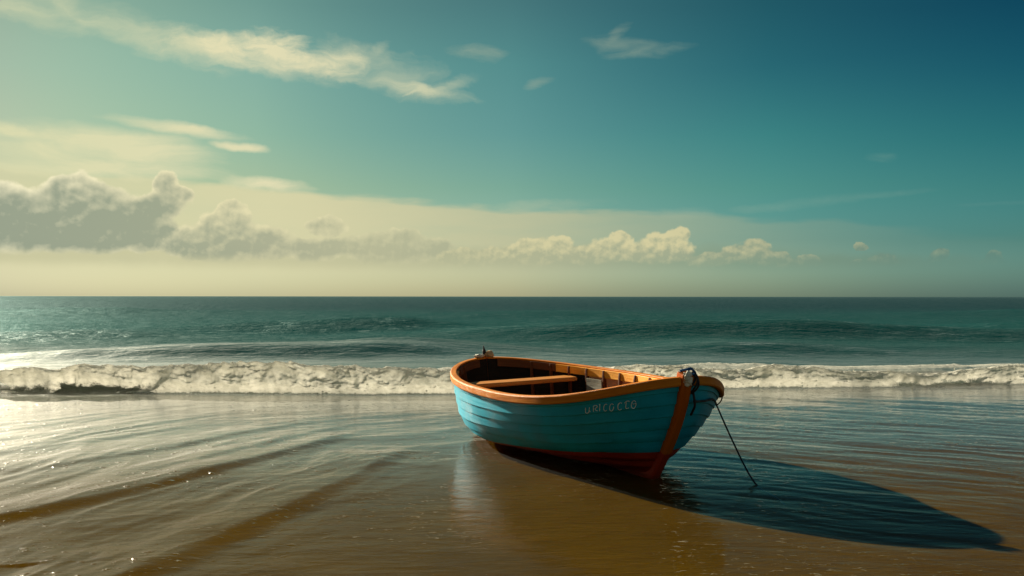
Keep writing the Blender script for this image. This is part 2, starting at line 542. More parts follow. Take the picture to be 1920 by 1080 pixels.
def breaker_h(x, t):
    """height of the breaking wave at distance t behind its front line"""
    hc = 0.11 + 0.20 * N3.fbm(x * 0.45, x * 0 + 1.0, 3) - 0.05 * sstep(x, 2, 9)
    hc = hc * (1 - 0.30 * glassy(x))
    front = hc * sstep(t, 0.0, 0.34) * np.exp(-np.clip(t - 0.34, 0, 9) ** 2 / 0.45)
    back = (0.19 + 0.05 * (N3.fbm(x * 0.3, x * 0 + 8.0, 2) - 0.5)) * bump1(t, 1.35, 0.62, 1.3)
    return np.maximum(front, back) + 0.25 * np.minimum(front, back)


def foam_cover(x, t):
    """how much of the wave is white; glassy green faces at the far left and right"""
    glass = glassy(x)
    glass = sstep(glass + 1.1 * (N2.fbm(x * 1.3, t * 2.5, 3) - 0.5), 0.35, 0.85)
    c = sstep(t, -0.06, 0.03) * (1 - sstep(t, 1.7, 2.7))
    face = sstep(t, 0.0, 0.10) * (1 - sstep(t, 0.22, 0.34))
    c = c * (1 - np.clip(glass, 0, 1) * (1 - sstep(t + 0.34 * (N1.fbm(x * 2.2, t * 4.0 + 5, 3) - 0.5), 0.06, 0.26)))
    c = c * (1 - 0.30 * bump1(t, 0.78, 0.2, 0.25)) - 0.10 * sstep(x, 3, 6) * sstep(t, 0.9, 1.5)
    return np.clip(c, 0, 1)


# swells further out: x centre, y, slope of the crest, half length, height, front width, back width
SWELLS = [(-6.6, 22.3, 0.02, 5.0, 0.50, 1.0, 4.5), (-2.0, 24.0, 0.02, 3.4, 0.20, 1.2, 4.0), (6.6, 24.3, -0.02, 3.2, 0.22, 1.1, 4.0), (13.0, 25.0, -0.03, 4.0, 0.16, 1.2, 4.0),
          (9.5, 31.0, -0.05, 12.5, 0.66, 1.7, 6.0), (-8.0, 37.5, 0.01, 6.0, 0.60, 1.7, 6.0), (1.5, 41.0, 0.05, 5.0, 0.30, 2.2, 6.5), (-18.0, 33.0, 0.03, 6.0, 0.22, 1.6, 5.0),
          (34.0, 40.0, -0.06, 12.0, 0.5, 2.2, 6.0), (-30.0, 42.0, 0.02, 9.0, 0.3, 2.2, 6.0), (2.0, 20.5, 0.01, 4.0, 0.07, 1.0, 3.0), (-4.5, 18.8, 0.02, 6.0, 0.06, 0.9, 2.6),
          (5.0, 66.0, 0.00, 22.0, 0.40, 4.0, 9.0), (-40.0, 78.0, 0.02, 26.0, 0.45, 4.0, 9.0), (55.0, 74.0, -0.02, 26.0, 0.45, 4.0, 9.0)]

# low wash lines running up the beach: points of the crest, height, width
WASH = [([(-4.6, 5.2), (-3.55, 6.2), (-2.9, 7.3), (-2.25, 8.9), (-1.75, 10.4)], 0.040, 0.13),
        ([(-2.9, 3.6), (-2.15, 4.95), (-1.76, 6.1), (-1.32, 8.0), (-1.0, 9.2)], 0.034, 0.12),
        ([(-4.9, 7.2), (-3.9, 8.6), (-3.0, 10.2), (-2.2, 11.4)], 0.016, 0.12),
        ([(-3.7, 7.0), (-3.0, 8.4), (-2.35, 10.0), (-1.7, 11.2)], 0.015, 0.11)]


def wash_h(x, y):
    z = 0 * x
    for pts, hh, wd in WASH:
        p = np.array(pts)
        cx = np.interp(y, p[:, 1], p[:, 0]) + 0.10 * (N4.fbm(y * 0.9, y * 0 + hh * 900, 3) - 0.5)
        slope = np.gradient(p[:, 0], p[:, 1])
        sl = np.interp(y, p[:, 1], slope)
        d = (x - cx) / np.sqrt(1 + sl * sl)
        env = sstep(y, p[0, 1], p[1, 1]) * (1 - sstep(y, p[-2, 1], p[-1, 1]))
        z = z + hh * env * bump1(-d, 0.0, wd, wd * 3.8) * (0.55 + 0.9 * N3.fbm(y * 0.8, y * 0 + hh * 500, 3))
    return z


def ripples(x, y):
    """low irregular wavelets spreading in arcs round the boat"""
    cx, cy = 0.5, 5.2
    wx = x + 1.3 * (N1.fbm(x * 0.3, y * 0.3, 3) - 0.5)
    wy = y + 1.3 * (N2.fbm(x * 0.3 + 40, y * 0.3, 3) - 0.5)
    r = np.hypot(wx - cx, (wy - cy) * 0.8)
    th = np.arctan2(wy - cy, wx - cx)

    def streaks(q, s, lam, along, N):
        """ridges of width lam across q, drawn out along s"""
        n = N.fbm(q / lam + 31, s / along + 11, 4, 0.55)
        return 1 - np.abs(2 * n - 1) * 1.6
    z = 0.015 * streaks(r, th * 2.6, 0.62, 1.0, N3) + 0.030 * (N1.fbm(r / 1.3, th * 1.7 + 5, 3) - 0.5)
    right = sstep(x, 0.6, 2.4)
    calm = 0.10 + 0.90 * sstep(r, 1.3, 3.4)
    calm = calm * (1 - 0.75 * bump1(x - 0.75 + 0.06 * (y - 6), 0.0, 1.15, 1.0) * (1 - sstep(y, 8.5, 10.0)))
    z = z * calm * (1 - 0.8 * sstep(y, 10.5, 13.5)) * sstep(y, 1.0, 3.0)
    # ripples crossing the right-hand shallows
    wob = N2.fbm(x * 0.35 + 7, y * 0.5, 3) - 0.5
    q = (y + 0.50 * x) / np.hypot(1, 0.50) + 0.5 * wob
    p = (x - 0.50 * y) / np.hypot(1, 0.50)
    z2 = 0.012 * streaks(q, p, 0.36, 1.9, N4) + 0.007 * streaks(q + 3, p + 3, 0.16, 1.0, N1) + 0.012 * (N3.fbm(q / 0.9, p / 3.0, 3) - 0.5)
    z2 = z2 * right * sstep(y, 4.2, 7.5) * (1 - 0.7 * sstep(y, 12.5, 14))
    return z * (1 - right) + z2


def sea_z(x, y):
    z = 0.0 * x
    t = y - breaker_line(x)
    z = z + breaker_h(x, t) * (1 - 0.6 * (1 - glassy(x)))     # the foam itself makes up the rest
    for (x0, y0, sl, hl, hh, wf, wb) in SWELLS:
        cy = y0 + sl * (x - x0) + 0.9 * (N2.fbm(x * 0.09 + y0, x * 0 + y0 * 0.37, 3) - 0.5)
        env = np.exp(-(np.abs(x - x0) / hl) ** 2.6)
        env = env * np.clip(0.35 + 1.2 * N1.fbm(x * 0.13 + y0 * 3, x * 0 + y0, 2), 0.3, 1.3)
        z = z + hh * env * bump1(y - cy, 0.0, wf, wb)
    far = sstep(y, 15.5, 22)
    z = z + far * 0.10 * (N3.fbm(x * 0.22, y * 0.5, 4) - 0.5) + far * 0.05 * (N4.fbm(x * 0.8, y * 1.6, 3) - 0.5)
    z = z + ripples(x, y) + wash_h(x, y)
    z = z + 0.004 * (N2.fbm(x * 1.4 + 30, y * 3.0, 3) - 0.5) * (1 - far)
    return z


def m_water():
    m, g, out = material('sea_water')
    geo = g.n('ShaderNodeNewGeometry')
    pos = geo.outputs['Position']
    sep = g.n('ShaderNodeSeparateXYZ')
    g.link(pos, sep.inputs[0])
    y = sep.outputs[1]
    deep = g.step(y, 13.3, 16.5)                      # water deep enough to hide the bed
    out_sea = g.step(y, 22.0, 140.0)
    # ripples too small for the mesh
    near = g.noise(g.mapping(pos, rot=(0, 0, R(-8)), scale=(2.2, 6.5, 1)), 1.0, 4, 0.55, 0.3)
    fine = g.noise(g.mapping(pos, rot=(0, 0, R(10)), scale=(9, 22, 1)), 1.0, 4, 0.6)
    mid = g.noise(g.mapping(pos, scale=(1.2, 2.6, 1)), 1.0, 5, 0.62, 0.3)
    big = g.noise(g.mapping(pos, scale=(0.25, 0.55, 1)), 1.0, 6, 0.65)
    h_near = g.math('ADD', g.math('MULTIPLY', near, 0.006), g.math('MULTIPLY', fine, 0.0012))
    # scattered sharp capillary wavelets that catch the sun
    cap = g.noise(g.mapping(pos, scale=(11, 17, 1)), 1.0, 2, 0.5)
    cap = g.math('MULTIPLY', g.step(cap, 0.60, 0.80), 0.013)
    patch = g.noise(g.mapping(pos, scale=(0.5, 1.1, 1)), 1.0, 3, 0.6)
    h_near = g.math('ADD', h_near, g.math('MULTIPLY', cap, g.step(patch, 0.42, 0.62)))
    spk = g.noise(g.mapping(pos, scale=(26, 40, 1)), 1.0, 1, 0.5)
    h_near = g.math('ADD', h_near, g.math('MULTIPLY', g.step(spk, 0.70, 0.82), 0.014))
    h_far = g.math('ADD', g.math('MULTIPLY', mid, 0.17), g.math('MULTIPLY', big, 0.70))
    mixh = g.n('ShaderNodeMix', data_type='FLOAT')
    g.put(mixh.inputs[0], g.step(y, 14.0, 38.0))
    g.put(mixh.inputs[2], h_near)
    g.put(mixh.inputs[3], h_far)
    b = g.n('ShaderNodeBump')
    b.inputs['Strength'].default_value = 1.0
    b.inputs['Distance'].default_value = 1.0
    g.link(mixh.outputs[0], b.inputs['Height'])
    # Schlick's reflectance of water, the same from above and from below
    cosi = g.math('ABSOLUTE', g.vmath('DOT_PRODUCT', geo.outputs['Incoming'], b.outputs[0], out=1))
    fres = g.math('ADD', 0.02, g.math('MULTIPLY', 0.98, g.math('POWER', g.math('SUBTRACT', 1.0, cosi, clamp=True), 5.0)))
    # a rough sea never shows its full grazing mirror
    lim = g.math('MULTIPLY', fres, g.math('MULTIPLY', g.step(y, 13.5, 25.0, 1.0, 0.15, smooth=False), g.step(y, 5.8, 10.0, 0.46, 1.25)))
    # scattered wavelets steep enough to mirror fully
    fl = g.noise(g.mapping(pos, scale=(1.1, 3.4, 1)), 1.0, 3, 0.55)
    fl2 = g.noise(g.mapping(pos, scale=(0.12, 0.30, 1)), 1.0, 3, 0.6)
    flash = g.math('MULTIPLY', g.math('MULTIPLY', g.step(fl, 0.56, 0.66), g.step(fl2, 0.38, 0.60)), g.step(y, 15.0, 24.0, 0.0, 0.30))
    lim = g.math('ADD', lim, g.math('MULTIPLY', flash, fres), clamp=True)
    gl = g.n('ShaderNodeBsdfAnisotropic')
    g.put(gl.inputs['Roughness'], g.step(y, 8.0, 40.0, 0.065, 0.24))
    g.link(g.mix(g.step(y, 15.0, 45.0), (0.97, 0.97, 0.97), (0.62, 0.93, 0.92)), gl.inputs['Color'])
    g.link(b.outputs[0], gl.inputs['Normal'])
    # ruffled patches scatter the low sun widely
    gl2 = g.n('ShaderNodeBsdfAnisotropic')
    g.put(gl2.inputs['Roughness'], g.step(y, 8.0, 30.0, 0.38, 0.63))
    g.link(g.mix(g.step(y, 15.0, 40.0), (0.85, 0.85, 0.83), (0.58, 0.84, 0.82)), gl2.inputs['Color'])
    g.link(b.outputs[0], gl2.inputs['Normal'])
    gm = g.n('ShaderNodeMixShader')
    g.put(gm.inputs[0], g.math('ADD', g.step(y, 4.8, 9.0, 0.10, 0.30), g.step(y, 14.0, 26.0, 0.0, 0.38)))
    g.link(gl.outputs[0], gm.inputs[1])
    g.link(gl2.outputs[0], gm.inputs[2])
    gl = gm
    tr = g.n('ShaderNodeBsdfTransparent')
    tr.inputs['Color'].default_value = (0.90, 0.93, 0.86, 1)
    df = g.n('ShaderNodeBsdfDiffuse')
    col = g.mix(g.step(y, 14.0, 22.0), (0.135, 0.185, 0.125), (0.001, 0.072, 0.070))
    col = g.mix(out_sea, col, (0.0, 0.033, 0.046))
    g.link(col, df.inputs['Color'])
    tlw = g.n('ShaderNodeBsdfTranslucent')                # light through the wave crests
    g.link(col, tlw.inputs['Color'])
    dfm = g.n('ShaderNodeMixShader')
    dfm.inputs[0].default_value = 0.4
    g.link(df.outputs[0], dfm.inputs[1])
    g.link(tlw.outputs[0], dfm.inputs[2])
    df = dfm
    body = g.n('ShaderNodeMixShader')
    turb = g.math('MAXIMUM', deep, g.step(y, 8.0, 13.5, 0.015, 0.42))
    g.link(turb, body.inputs[0])
    g.link(tr.outputs[0], body.inputs[1])
    g.link(df.outputs[0], body.inputs[2])
    mx = g.n('ShaderNodeMixShader')
    g.link(lim, mx.inputs[0])
    g.link(body.outputs[0], mx.inputs[1])
    g.link(gl.outputs[0], mx.inputs[2])
    g.link(mx.outputs[0], out.inputs[0])
    return m


def build_sea():
    # rows closer together near the shore; fan of columns out to the horizon
    inv = np.linspace(1 / 2.2, 1 / 110.0, 760)
    ys = np.concatenate([np.linspace(-30, 2.0, 12), 1 / inv, np.geomspace(116, 60000, 60)])
    th = np.tan(np.linspace(R(-52), R(52), 860))
    sp = np.where(ys < 2.2, 2.2, ys) + 3.0
    X = sp[:, None] * th[None, :]
    Y = np.broadcast_to(ys[:, None], X.shape)
    Z = sea_z(X, Y) * (1 - sstep(Y, 110, 260)) * sstep(Y, 0, 2.5)
    V = np.stack([X, Y, Z], -1).reshape(-1, 3)
    o = mesh_obj('sea', V, grid_faces(len(ys), len(th)), m_water())
    tag(o, kind='structure')


build_sea()


# ------------------------------------------------------------------ foam of the breaker
def m_foam():
    m, g, out = material('sea_foam')
    geo = g.n('ShaderNodeNewGeometry')
    pos = geo.outputs['Position']
    at = g.n('ShaderNodeAttribute', attribute_name='cover')
    lace = g.noise(g.mapping(pos, scale=(1, 1.0, 1.6)), 9.0, 6, 0.66, 0.4)
    fine = g.noise(pos, 38.0, 4, 0.65)
    v = g.math('ADD', at.outputs['Fac'], g.math('MULTIPLY', g.math('SUBTRACT', lace, 0.5), 0.7))
    v = g.math('ADD', v, g.math('MULTIPLY', g.math('SUBTRACT', fine, 0.5), 0.35))
    thin = g.n('ShaderNodeAttribute', attribute_name='thin')
    a = g.math('MULTIPLY', g.step(v, 0.17, 0.44), g.step(thin.outputs['Fac'], 0.0, 1.0, 0.93, 0.50, smooth=False))
    c = g.mix(g.step(lace, 0.35, 0.65), (0.72, 0.71, 0.61), (0.95, 0.93, 0.82))
    b = g.n('ShaderNodeBump')
    b.inputs['Strength'].default_value = 1.0
    b.inputs['Distance'].default_value = 0.02
    g.link(g.math('ADD', lace, g.math('MULTIPLY', fine, 0.8)), b.inputs['Height'])
    df = g.n('ShaderNodeBsdfDiffuse')
    g.link(c, df.inputs['Color'])
    g.link(b.outputs[0], df.inputs['Normal'])
    tl = g.n('ShaderNodeBsdfTranslucent')
    g.link(c, tl.inputs['Color'])
    m1 = g.n('ShaderNodeMixShader')
    m1.inputs[0].default_value = 0.5
    g.link(df.outputs[0], m1.inputs[1])
    g.link(tl.outputs[0], m1.inputs[2])
    tr = g.n('ShaderNodeBsdfTransparent')
    m2 = g.n('ShaderNodeMixShader')
    g.link(a, m2.inputs[0])
    g.link(tr.outputs[0], m2.inputs[1])
    g.link(m1.outputs[0], m2.inputs[2])
    g.link(m2.outputs[0], out.inputs[0])
    return m


def build_foam():
    xs = np.linspace(-15.0, 15.0, 1500)
    ts = np.concatenate([np.linspace(-0.10, 0.5, 46), np.linspace(0.52, 2.9, 74)])
    X, T = np.meshgrid(xs, ts)
    Y = breaker_line(X) + T
    Z = sea_z(X, Y)
    cov = foam_cover(X, T)
    Z = Z + breaker_h(X, T) * 0.6 * (1 - glassy(X))

    S = T * 1.25 + 1.6 * breaker_h(X, T)          # runs over the surface, so that the steep face is not streaked

    def billow(f, sx, sy, N):
        return 1 - np.abs(2 * N.fbm(X * f * sx + 0.35 * S * f, S * f * sy + 50, 3) - 1)
    roll = bump1(T, 0.26, 0.22, 0.35)
    lumps = 0.24 * billow(0.8, 1.0, 0.7, N1) ** 2 + 0.11 * billow(2.3, 1, 1, N2) ** 2 + 0.065 * billow(6.0, 1, 1, N3) ** 1.6 + 0.04 * billow(15, 1, 1, N4)
    k = np.clip(cov, 0, 1) ** 0.8
    lumps = lumps * (0.62 + 0.75 * N3.fbm(X * 0.33 + 60, X * 0, 2)) * (1 - 0.25 * sstep(X, 4.0, 9.0))
    amt = (0.22 + 0.95 * roll + 0.35 * bump1(T, 1.2, 0.4, 0.5)) * k
    Z = Z + 0.012 + 0.03 * sstep(T, -0.06, 0.04) * k + lumps * amt * 0.44 - 0.02 * (1 - k)
    Y = Y - lumps * amt * 0.75 * (T < 0.7) * sstep(T, -0.08, 0.1) + 0.06
    X = X + 0.06 * (N4.fbm(X * 5, T * 5, 2) - 0.5) * k
    V = np.stack([X, Y, Z], -1).reshape(-1, 3)
    mat = m_foam()
    o = mesh_obj('breaker_foam', V, grid_faces(len(ts), len(xs)), mat)
    at = o.data.attributes.new('cover', 'FLOAT', 'POINT')
    at.data.foreach_set('value', cov.astype(np.float32).ravel())
    at = o.data.attributes.new('thin', 'FLOAT', 'POINT')
    at.data.foreach_set('value', sstep(T, 0.22, 0.6).astype(np.float32).ravel())
    tag(o, 'white rolling foam of the breaking wave along the shore', 'sea foam', kind='stuff')

    # flecks and droplets thrown up along the crest
    bm = bmesh.new()
    bmesh.ops.create_icosphere(bm, subdivisions=1, radius=1.0)
    bv = np.array([v.co[:] for v in bm.verts])
    bf = np.array([[v.index for v in f.verts] for f in bm.faces])
    bm.free()
    n = 1100
    fx = RNG.uniform(-14, 14, n)
    ft = np.where(RNG.random(n) < 0.5, 0.26 + np.abs(RNG.normal(0.0, 0.12, n)), RNG.uniform(0.3, 2.1, n))
    keep = foam_cover(fx, ft) > 0.55
    fx, ft = fx[keep], ft[keep]
    n = len(fx)
    fy = breaker_line(fx) + ft
    r = 0.004 + 0.009 * RNG.random(n) ** 3
    fz = sea_z(fx, fy) + breaker_h(fx, ft) * 0.6 * (1 - glassy(fx)) + np.abs(RNG.normal(0.07, 0.045, n)) * np.where(ft < 0.6, 1.0, 0.6)
    fy = fy - 0.03 * RNG.random(n)
    sc = r[:, None, None] * RNG.uniform(0.7, 1.5, (n, 1, 3))
    VV = (bv[None] * sc + np.stack([fx, fy, fz], -1)[:, None, :]).reshape(-1, 3)
    FF = (bf[None] + (np.arange(n) * len(bv))[:, None, None]).reshape(-1, 3)
    mm, g, out = material('foam_flecks')
    df = g.n('ShaderNodeBsdfDiffuse')
    df.inputs[0].default_value = (0.86, 0.84, 0.73, 1)
    tl = g.n('ShaderNodeBsdfTranslucent')
    tl.inputs[0].default_value = (0.86, 0.84, 0.73, 1)
    mxs = g.n('ShaderNodeMixShader')
    mxs.inputs[0].default_value = 0.5
    g.link(df.outputs[0], mxs.inputs[1])
    g.link(tl.outputs[0], mxs.inputs[2])
    g.link(mxs.outputs[0], out.inputs[0])
    o2 = mesh_obj('foam_spray', VV, FF, mm)
    tag(o2, 'loose flecks of spray thrown up along the breaking wave', 'spray', kind='stuff')


build_foam()

# ------------------------------------------------------------------ the boat
A_, B_ = 2.0352, 1.0183
NB, NS = 2.4017, 1.8428
RB, RS = 0.472, 0.20


def boat_frame():
    head, heel, trim = 0.4556, 0.0244, -0.0184
    c, s = math.cos(head), math.sin(head)
    f, pt, up = Vector((s, -c, 0)), Vector((-c, -s, 0)), Vector((0, 0, 1))
    up2 = math.cos(heel) * up + math.sin(heel) * pt
    pt2 = math.cos(heel) * pt - math.sin(heel) * up
    f2 = math.cos(trim) * f + math.sin(trim) * up2
    up3 = math.cos(trim) * up2 - math.sin(trim) * f
    M = Matrix.Identity(4)
    for i, v in enumerate((f2, pt2, up3)):
        for j in range(3):
            M[j][i] = v[j]
    M.translation = Vector((0.5744, 9.0723, 0.0254))
    return M


boat = bpy.data.objects.new('rowing_boat', None)
boat.empty_display_size = 0.5
COL.objects.link(boat)
boat.matrix_world = boat_frame()
tag(boat, 'turquoise clinker rowing boat with orange wooden rail and red bottom, aground on the wet sand', 'boat')
MW = boat_frame()


def W_rail(u):
    x = u / A_
    return 0.6825 + 0.2469 * np.maximum(x, 0) ** 3.0626 + 0.0743 * np.maximum(-x, 0) ** 2.7867


def hull(phi, h, side):
    c, s = np.cos(phi), np.sin(phi)
    ur = A_ * np.sign(c) * np.abs(c) ** (2 / np.where(c > 0, NB, NS))
    w = W_rail(ur)
    if side < 0:
        w = w - 0.085 * np.exp(-((np.degrees(phi) - 38) / 17) ** 2)
    hx = [0, .03, .08, .2, .4, .7, 1]
    bow = np.interp(h, hx, [0, .38, .55, .74, .88, .97, 1])
    stn = np.interp(h, hx, [0, .55, .76, .90, .97, .995, 1])
    k = sstep(-c, -0.45, 0.40)
    bf = bow + (stn - bow) * k
    ub = A_ - RB * (1 - h) ** 1.5
    us = A_ - RS * (1 - h) ** 1.5
    nb = 1.35 + (NB - 1.35) * h ** .5
    ns = 1.62 + (NS - 1.62) * h ** .5
    n = np.where(c > 0, nb, ns)
    u = np.where(c > 0, ub, us) * np.sign(c) * np.abs(c) ** (2 / n)
    v = side * B_ * bf * np.abs(s) ** (2 / n)
    return np.stack([u, v, h * w], -1)


def red_line(phi):
    return np.interp(phi, [0, 0.6, 1.05, 1.6, 2.1, 3.15], [0.27, 0.285, 0.235, 0.15, 0.10, 0.10])


def hull_normals(P):
    du = np.gradient(P, axis=1)
    dh = np.gradient(P, axis=0)
    n = np.cross(du, dh)
    n /= np.linalg.norm(n, axis=-1, keepdims=True) + 1e-9
    return n


PHI = np.concatenate([np.linspace(0.004, 0.12, 14), np.linspace(0.135, 3.0, 190), np.linspace(3.02, 3.1376, 12)])


def side_grid(hrows, side, off):
    """hrows(phi)->h for each row; off(row)->outward offset"""
    H = np.stack([r(PHI) if callable(r) else np.full_like(PHI, r) for r in hrows])
    ph = np.broadcast_to(PHI, H.shape)
    P = hull(ph, H, side)
    # normals from a smooth sampling
    e = 1e-3
    a = hull(ph, np.clip(H + e, 0.001, 1.0), side) - hull(ph, np.clip(H - e, 0.0, 1.0), side)
    b = hull(np.clip(ph + e, 0.0, 3.1415), H, side) - hull(np.clip(ph - e, 0.0, 3.1415), H, side)
    n = np.cross(b, a) * side
    n /= np.linalg.norm(n, axis=-1, keepdims=True) + 1e-9
    n = np.where((n[..., 1:2] * side) < 0, -n, n)
    o = np.array(off)[:, None, None]
    arc = np.concatenate([[0], np.cumsum(np.linalg.norm(np.diff(hull(PHI, np.full_like(PHI, .8), side), axis=0), axis=-1))])
    uv = np.stack([np.broadcast_to(arc, H.shape), H * 0.8], -1)
    return P + n * o, uv.reshape(-1, 2)


def two_sided(name, hrows, off, mat, smooth=True):
    Vs, Fs, Us, base = [], [], [], 0
    for side in (1, -1):
        P, uv = side_grid(hrows, side, off)
        nr, nc = P.shape[:2]
        F = grid_faces(nr, nc)
        if side < 0:
            F = F[:, ::-1]
        Vs.append(P.reshape(-1, 3))
        Fs.append(F + base)
        Us.append(uv + np.array([0, 5.0 if side < 0 else 0]))
        base += nr * nc
    return mesh_obj(name, np.concatenate(Vs), np.concatenate(Fs), mat, boat, smooth, uv=np.concatenate(Us))


# planked topsides: eight lapped strakes
NST = 6
rows, offs = [], []
for k in range(NST):
    for j, f in enumerate((0.0, 0.06, 0.5, 1.0)):
        t = (k + f) / NST
        rows.append(lambda ph, t=t: red_line(ph) + (0.995 - red_line(ph)) * t)
        offs.append((0.009, 0.012, 0.007, 0.001)[j])
hull_o = two_sided('planking', rows, offs, M_TEAL)
hull_o.data.set_sharp_from_angle(angle=R(28))
# red bottom
rows, offs = [], []
for k in range(3):
    for j, f in enumerate((0.0, 0.3, 0.65, 1.0)):
        if k and j == 0:
            f = 0.02
        t = (k + f) / 3
        rows.append(lambda ph, t=t: red_line(ph) * t)
        offs.append((0.006, 0.004, 0.002, 0.0)[j] if k else 0.0)
bottom_o = two_sided('bottom', rows, offs, M_RED)
bottom_o['label'] = 'red painted bottom of the boat'
# inside skin
inner_rows = [0.03, 0.08, 0.16, 0.26, 0.36, 0.46, 0.56, 0.66, 0.76, 0.86, 0.93, 0.985]
FULL_PHI = PHI


def inner_skin(name, lo, hi, mat, label):
    global PHI
    PHI = np.linspace(lo, hi, max(12, int((hi - lo) * 70)))
    o = two_sided(name, inner_rows, [-0.028] * len(inner_rows), mat)
    PHI = FULL_PHI
    o['label'] = label


SPLIT = 2.08  # aft of this angle the shade is painted into the planking colour
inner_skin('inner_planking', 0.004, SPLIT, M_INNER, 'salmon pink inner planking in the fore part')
inner_skin('inner_planking', SPLIT, 3.1376, M_STERN_SHADE, 'inner planking in the stern, its shade painted near black')


def flat_normal(P):
    t = np.gradient(P, axis=0)
    n = np.stack([t[:, 1], -t[:, 0], 0 * t[:, 0]], -1)
    return n / (np.linalg.norm(n, axis=-1, keepdims=True) + 1e-9)


def sweep(P, N, prof, name, mat, parent=boat, smooth=False, caps=True, up=(0, 0, 1)):
    """prof: list of (outward, up) points of a closed section"""
    prof = np.array(prof)
    up = np.array(up, dtype=float)
    V = P[:, None, :] + N[:, None, :] * prof[None, :, 0:1] + up[None, None, :] * prof[None, :, 1:2]
    nr, nc = V.shape[:2]
    F = [list(f) for f in grid_faces(nr, nc, True)]
    if caps:
        F.append(list(range(nc))[::-1])
        F.append([(nr - 1) * nc + i for i in range(nc)])
    arc = np.concatenate([[0], np.cumsum(np.linalg.norm(np.diff(P, axis=0), axis=-1))])
    per = np.concatenate([[0], np.cumsum(np.linalg.norm(np.diff(prof, axis=0), axis=-1))])
    uv = np.stack(np.meshgrid(arc, per, indexing='ij'), -1).reshape(-1, 2)
    o = mesh_obj(name, V.reshape(-1, 3), F, mat, parent, smooth, uv=uv)
    bm = bmesh.new()
    bm.from_mesh(o.data)
    bmesh.ops.recalc_face_normals(bm, faces=bm.faces)
    bm.to_mesh(o.data)
    bm.free()
    return o


def bevel_mod(o, w=0.006, seg=2):
    m = o.modifiers.new('bevel', 'BEVEL')
    m.width = w
    m.segments = seg
    m.limit_method = 'ANGLE'
    m.angle_limit = R(40)
    return o


# rails: outer rubbing strake and capping
PH_R = np.concatenate([np.linspace(0.03, 0.3, 20), np.linspace(0.32, 2.85, 120), np.linspace(2.87, 3.112, 16)])
for side in (1, -1):
    Pr = hull(PH_R, np.ones_like(PH_R), side)
    Nr = flat_normal(Pr)
    Nr = np.where((Nr[:, 1:2] * side) < 0, -Nr, Nr)
    Pr = Pr + np.array([0, 0, 0.0])
    dep = 0.070
    wob = 0.0
    o = sweep(Pr, Nr, [(0.034, 0.004), (0.038, -0.004), (0.036, -dep + 0.012), (0.028, -dep), (0.002, -dep - 0.002), (0.002, -0.012), (-0.034, -0.012), (-0.036, 0.002), (-0.030, 0.008), (0.026, 0.009)],
              'gunwale', M_RAIL)
    bevel_mod(o, 0.004)
    # inwale board just under the rail, inside
    for lo, hi, mt, lb in ((0.16, 2.36, M_INWALE, None), (2.36, 2.98, M_DARK, 'inwale board in the stern, its shade painted dark')):  # stern length in dark timber, painting in the shade there
        sel = np.concatenate([[lo], PH_R[(PH_R > lo + 0.01) & (PH_R < hi - 0.01)], [hi - 0.002]])
        Pi = hull(sel, np.full_like(sel, 0.985), side)
        Pb = hull(sel, np.full_like(sel, 0.985) - 0.092 / W_rail(Pi[:, 0]), side)
        Ni = flat_normal(Pi)
        Ni = np.where((Ni[:, 1:2] * side) < 0, -Ni, Ni)
        Nb = flat_normal(Pb)
        Nb = np.where((Nb[:, 1:2] * side) < 0, -Nb, Nb)
        ring = np.stack([Pi - Ni * 0.030, Pi - Ni * 0.054, Pb - Nb * 0.056, Pb - Nb * 0.030], 1)
        arc = np.concatenate([[0], np.cumsum(np.linalg.norm(np.diff(Pi, axis=0), axis=-1))])
        F = [list(f) for f in grid_faces(len(sel), 4, True)] + [[0, 1, 2, 3], [4 * len(sel) - 4 + i for i in range(4)]]
        o = mesh_obj('inwale', ring.reshape(-1, 3), F, mt, boat, False, uv=np.stack([np.repeat(arc, 4), np.tile([0, .02, .13, .15], len(sel))], -1))
        bm = bmesh.new()
        bm.from_mesh(o.data)
        bmesh.ops.recalc_face_normals(bm, faces=bm.faces)
        bm.to_mesh(o.data)
        bm.free()
        bevel_mod(o, 0.004)
        if lb:
            o['label'] = lb
    # bilge stringer lower down
    sel = PH_R[(PH_R > 0.3) & (PH_R < 2.0)]
    Pi = hull(sel, np.full_like(sel, 0.60), side)
    Ni = flat_normal(Pi)
    Ni = np.where((Ni[:, 1:2] * side) < 0, -Ni, Ni)
    o = sweep(Pi, Ni, [(-0.028, 0.02), (-0.060, 0.02), (-0.060, -0.025), (-0.028, -0.025)], 'stringer', M_INNER)
    bevel_mod(o, 0.005)

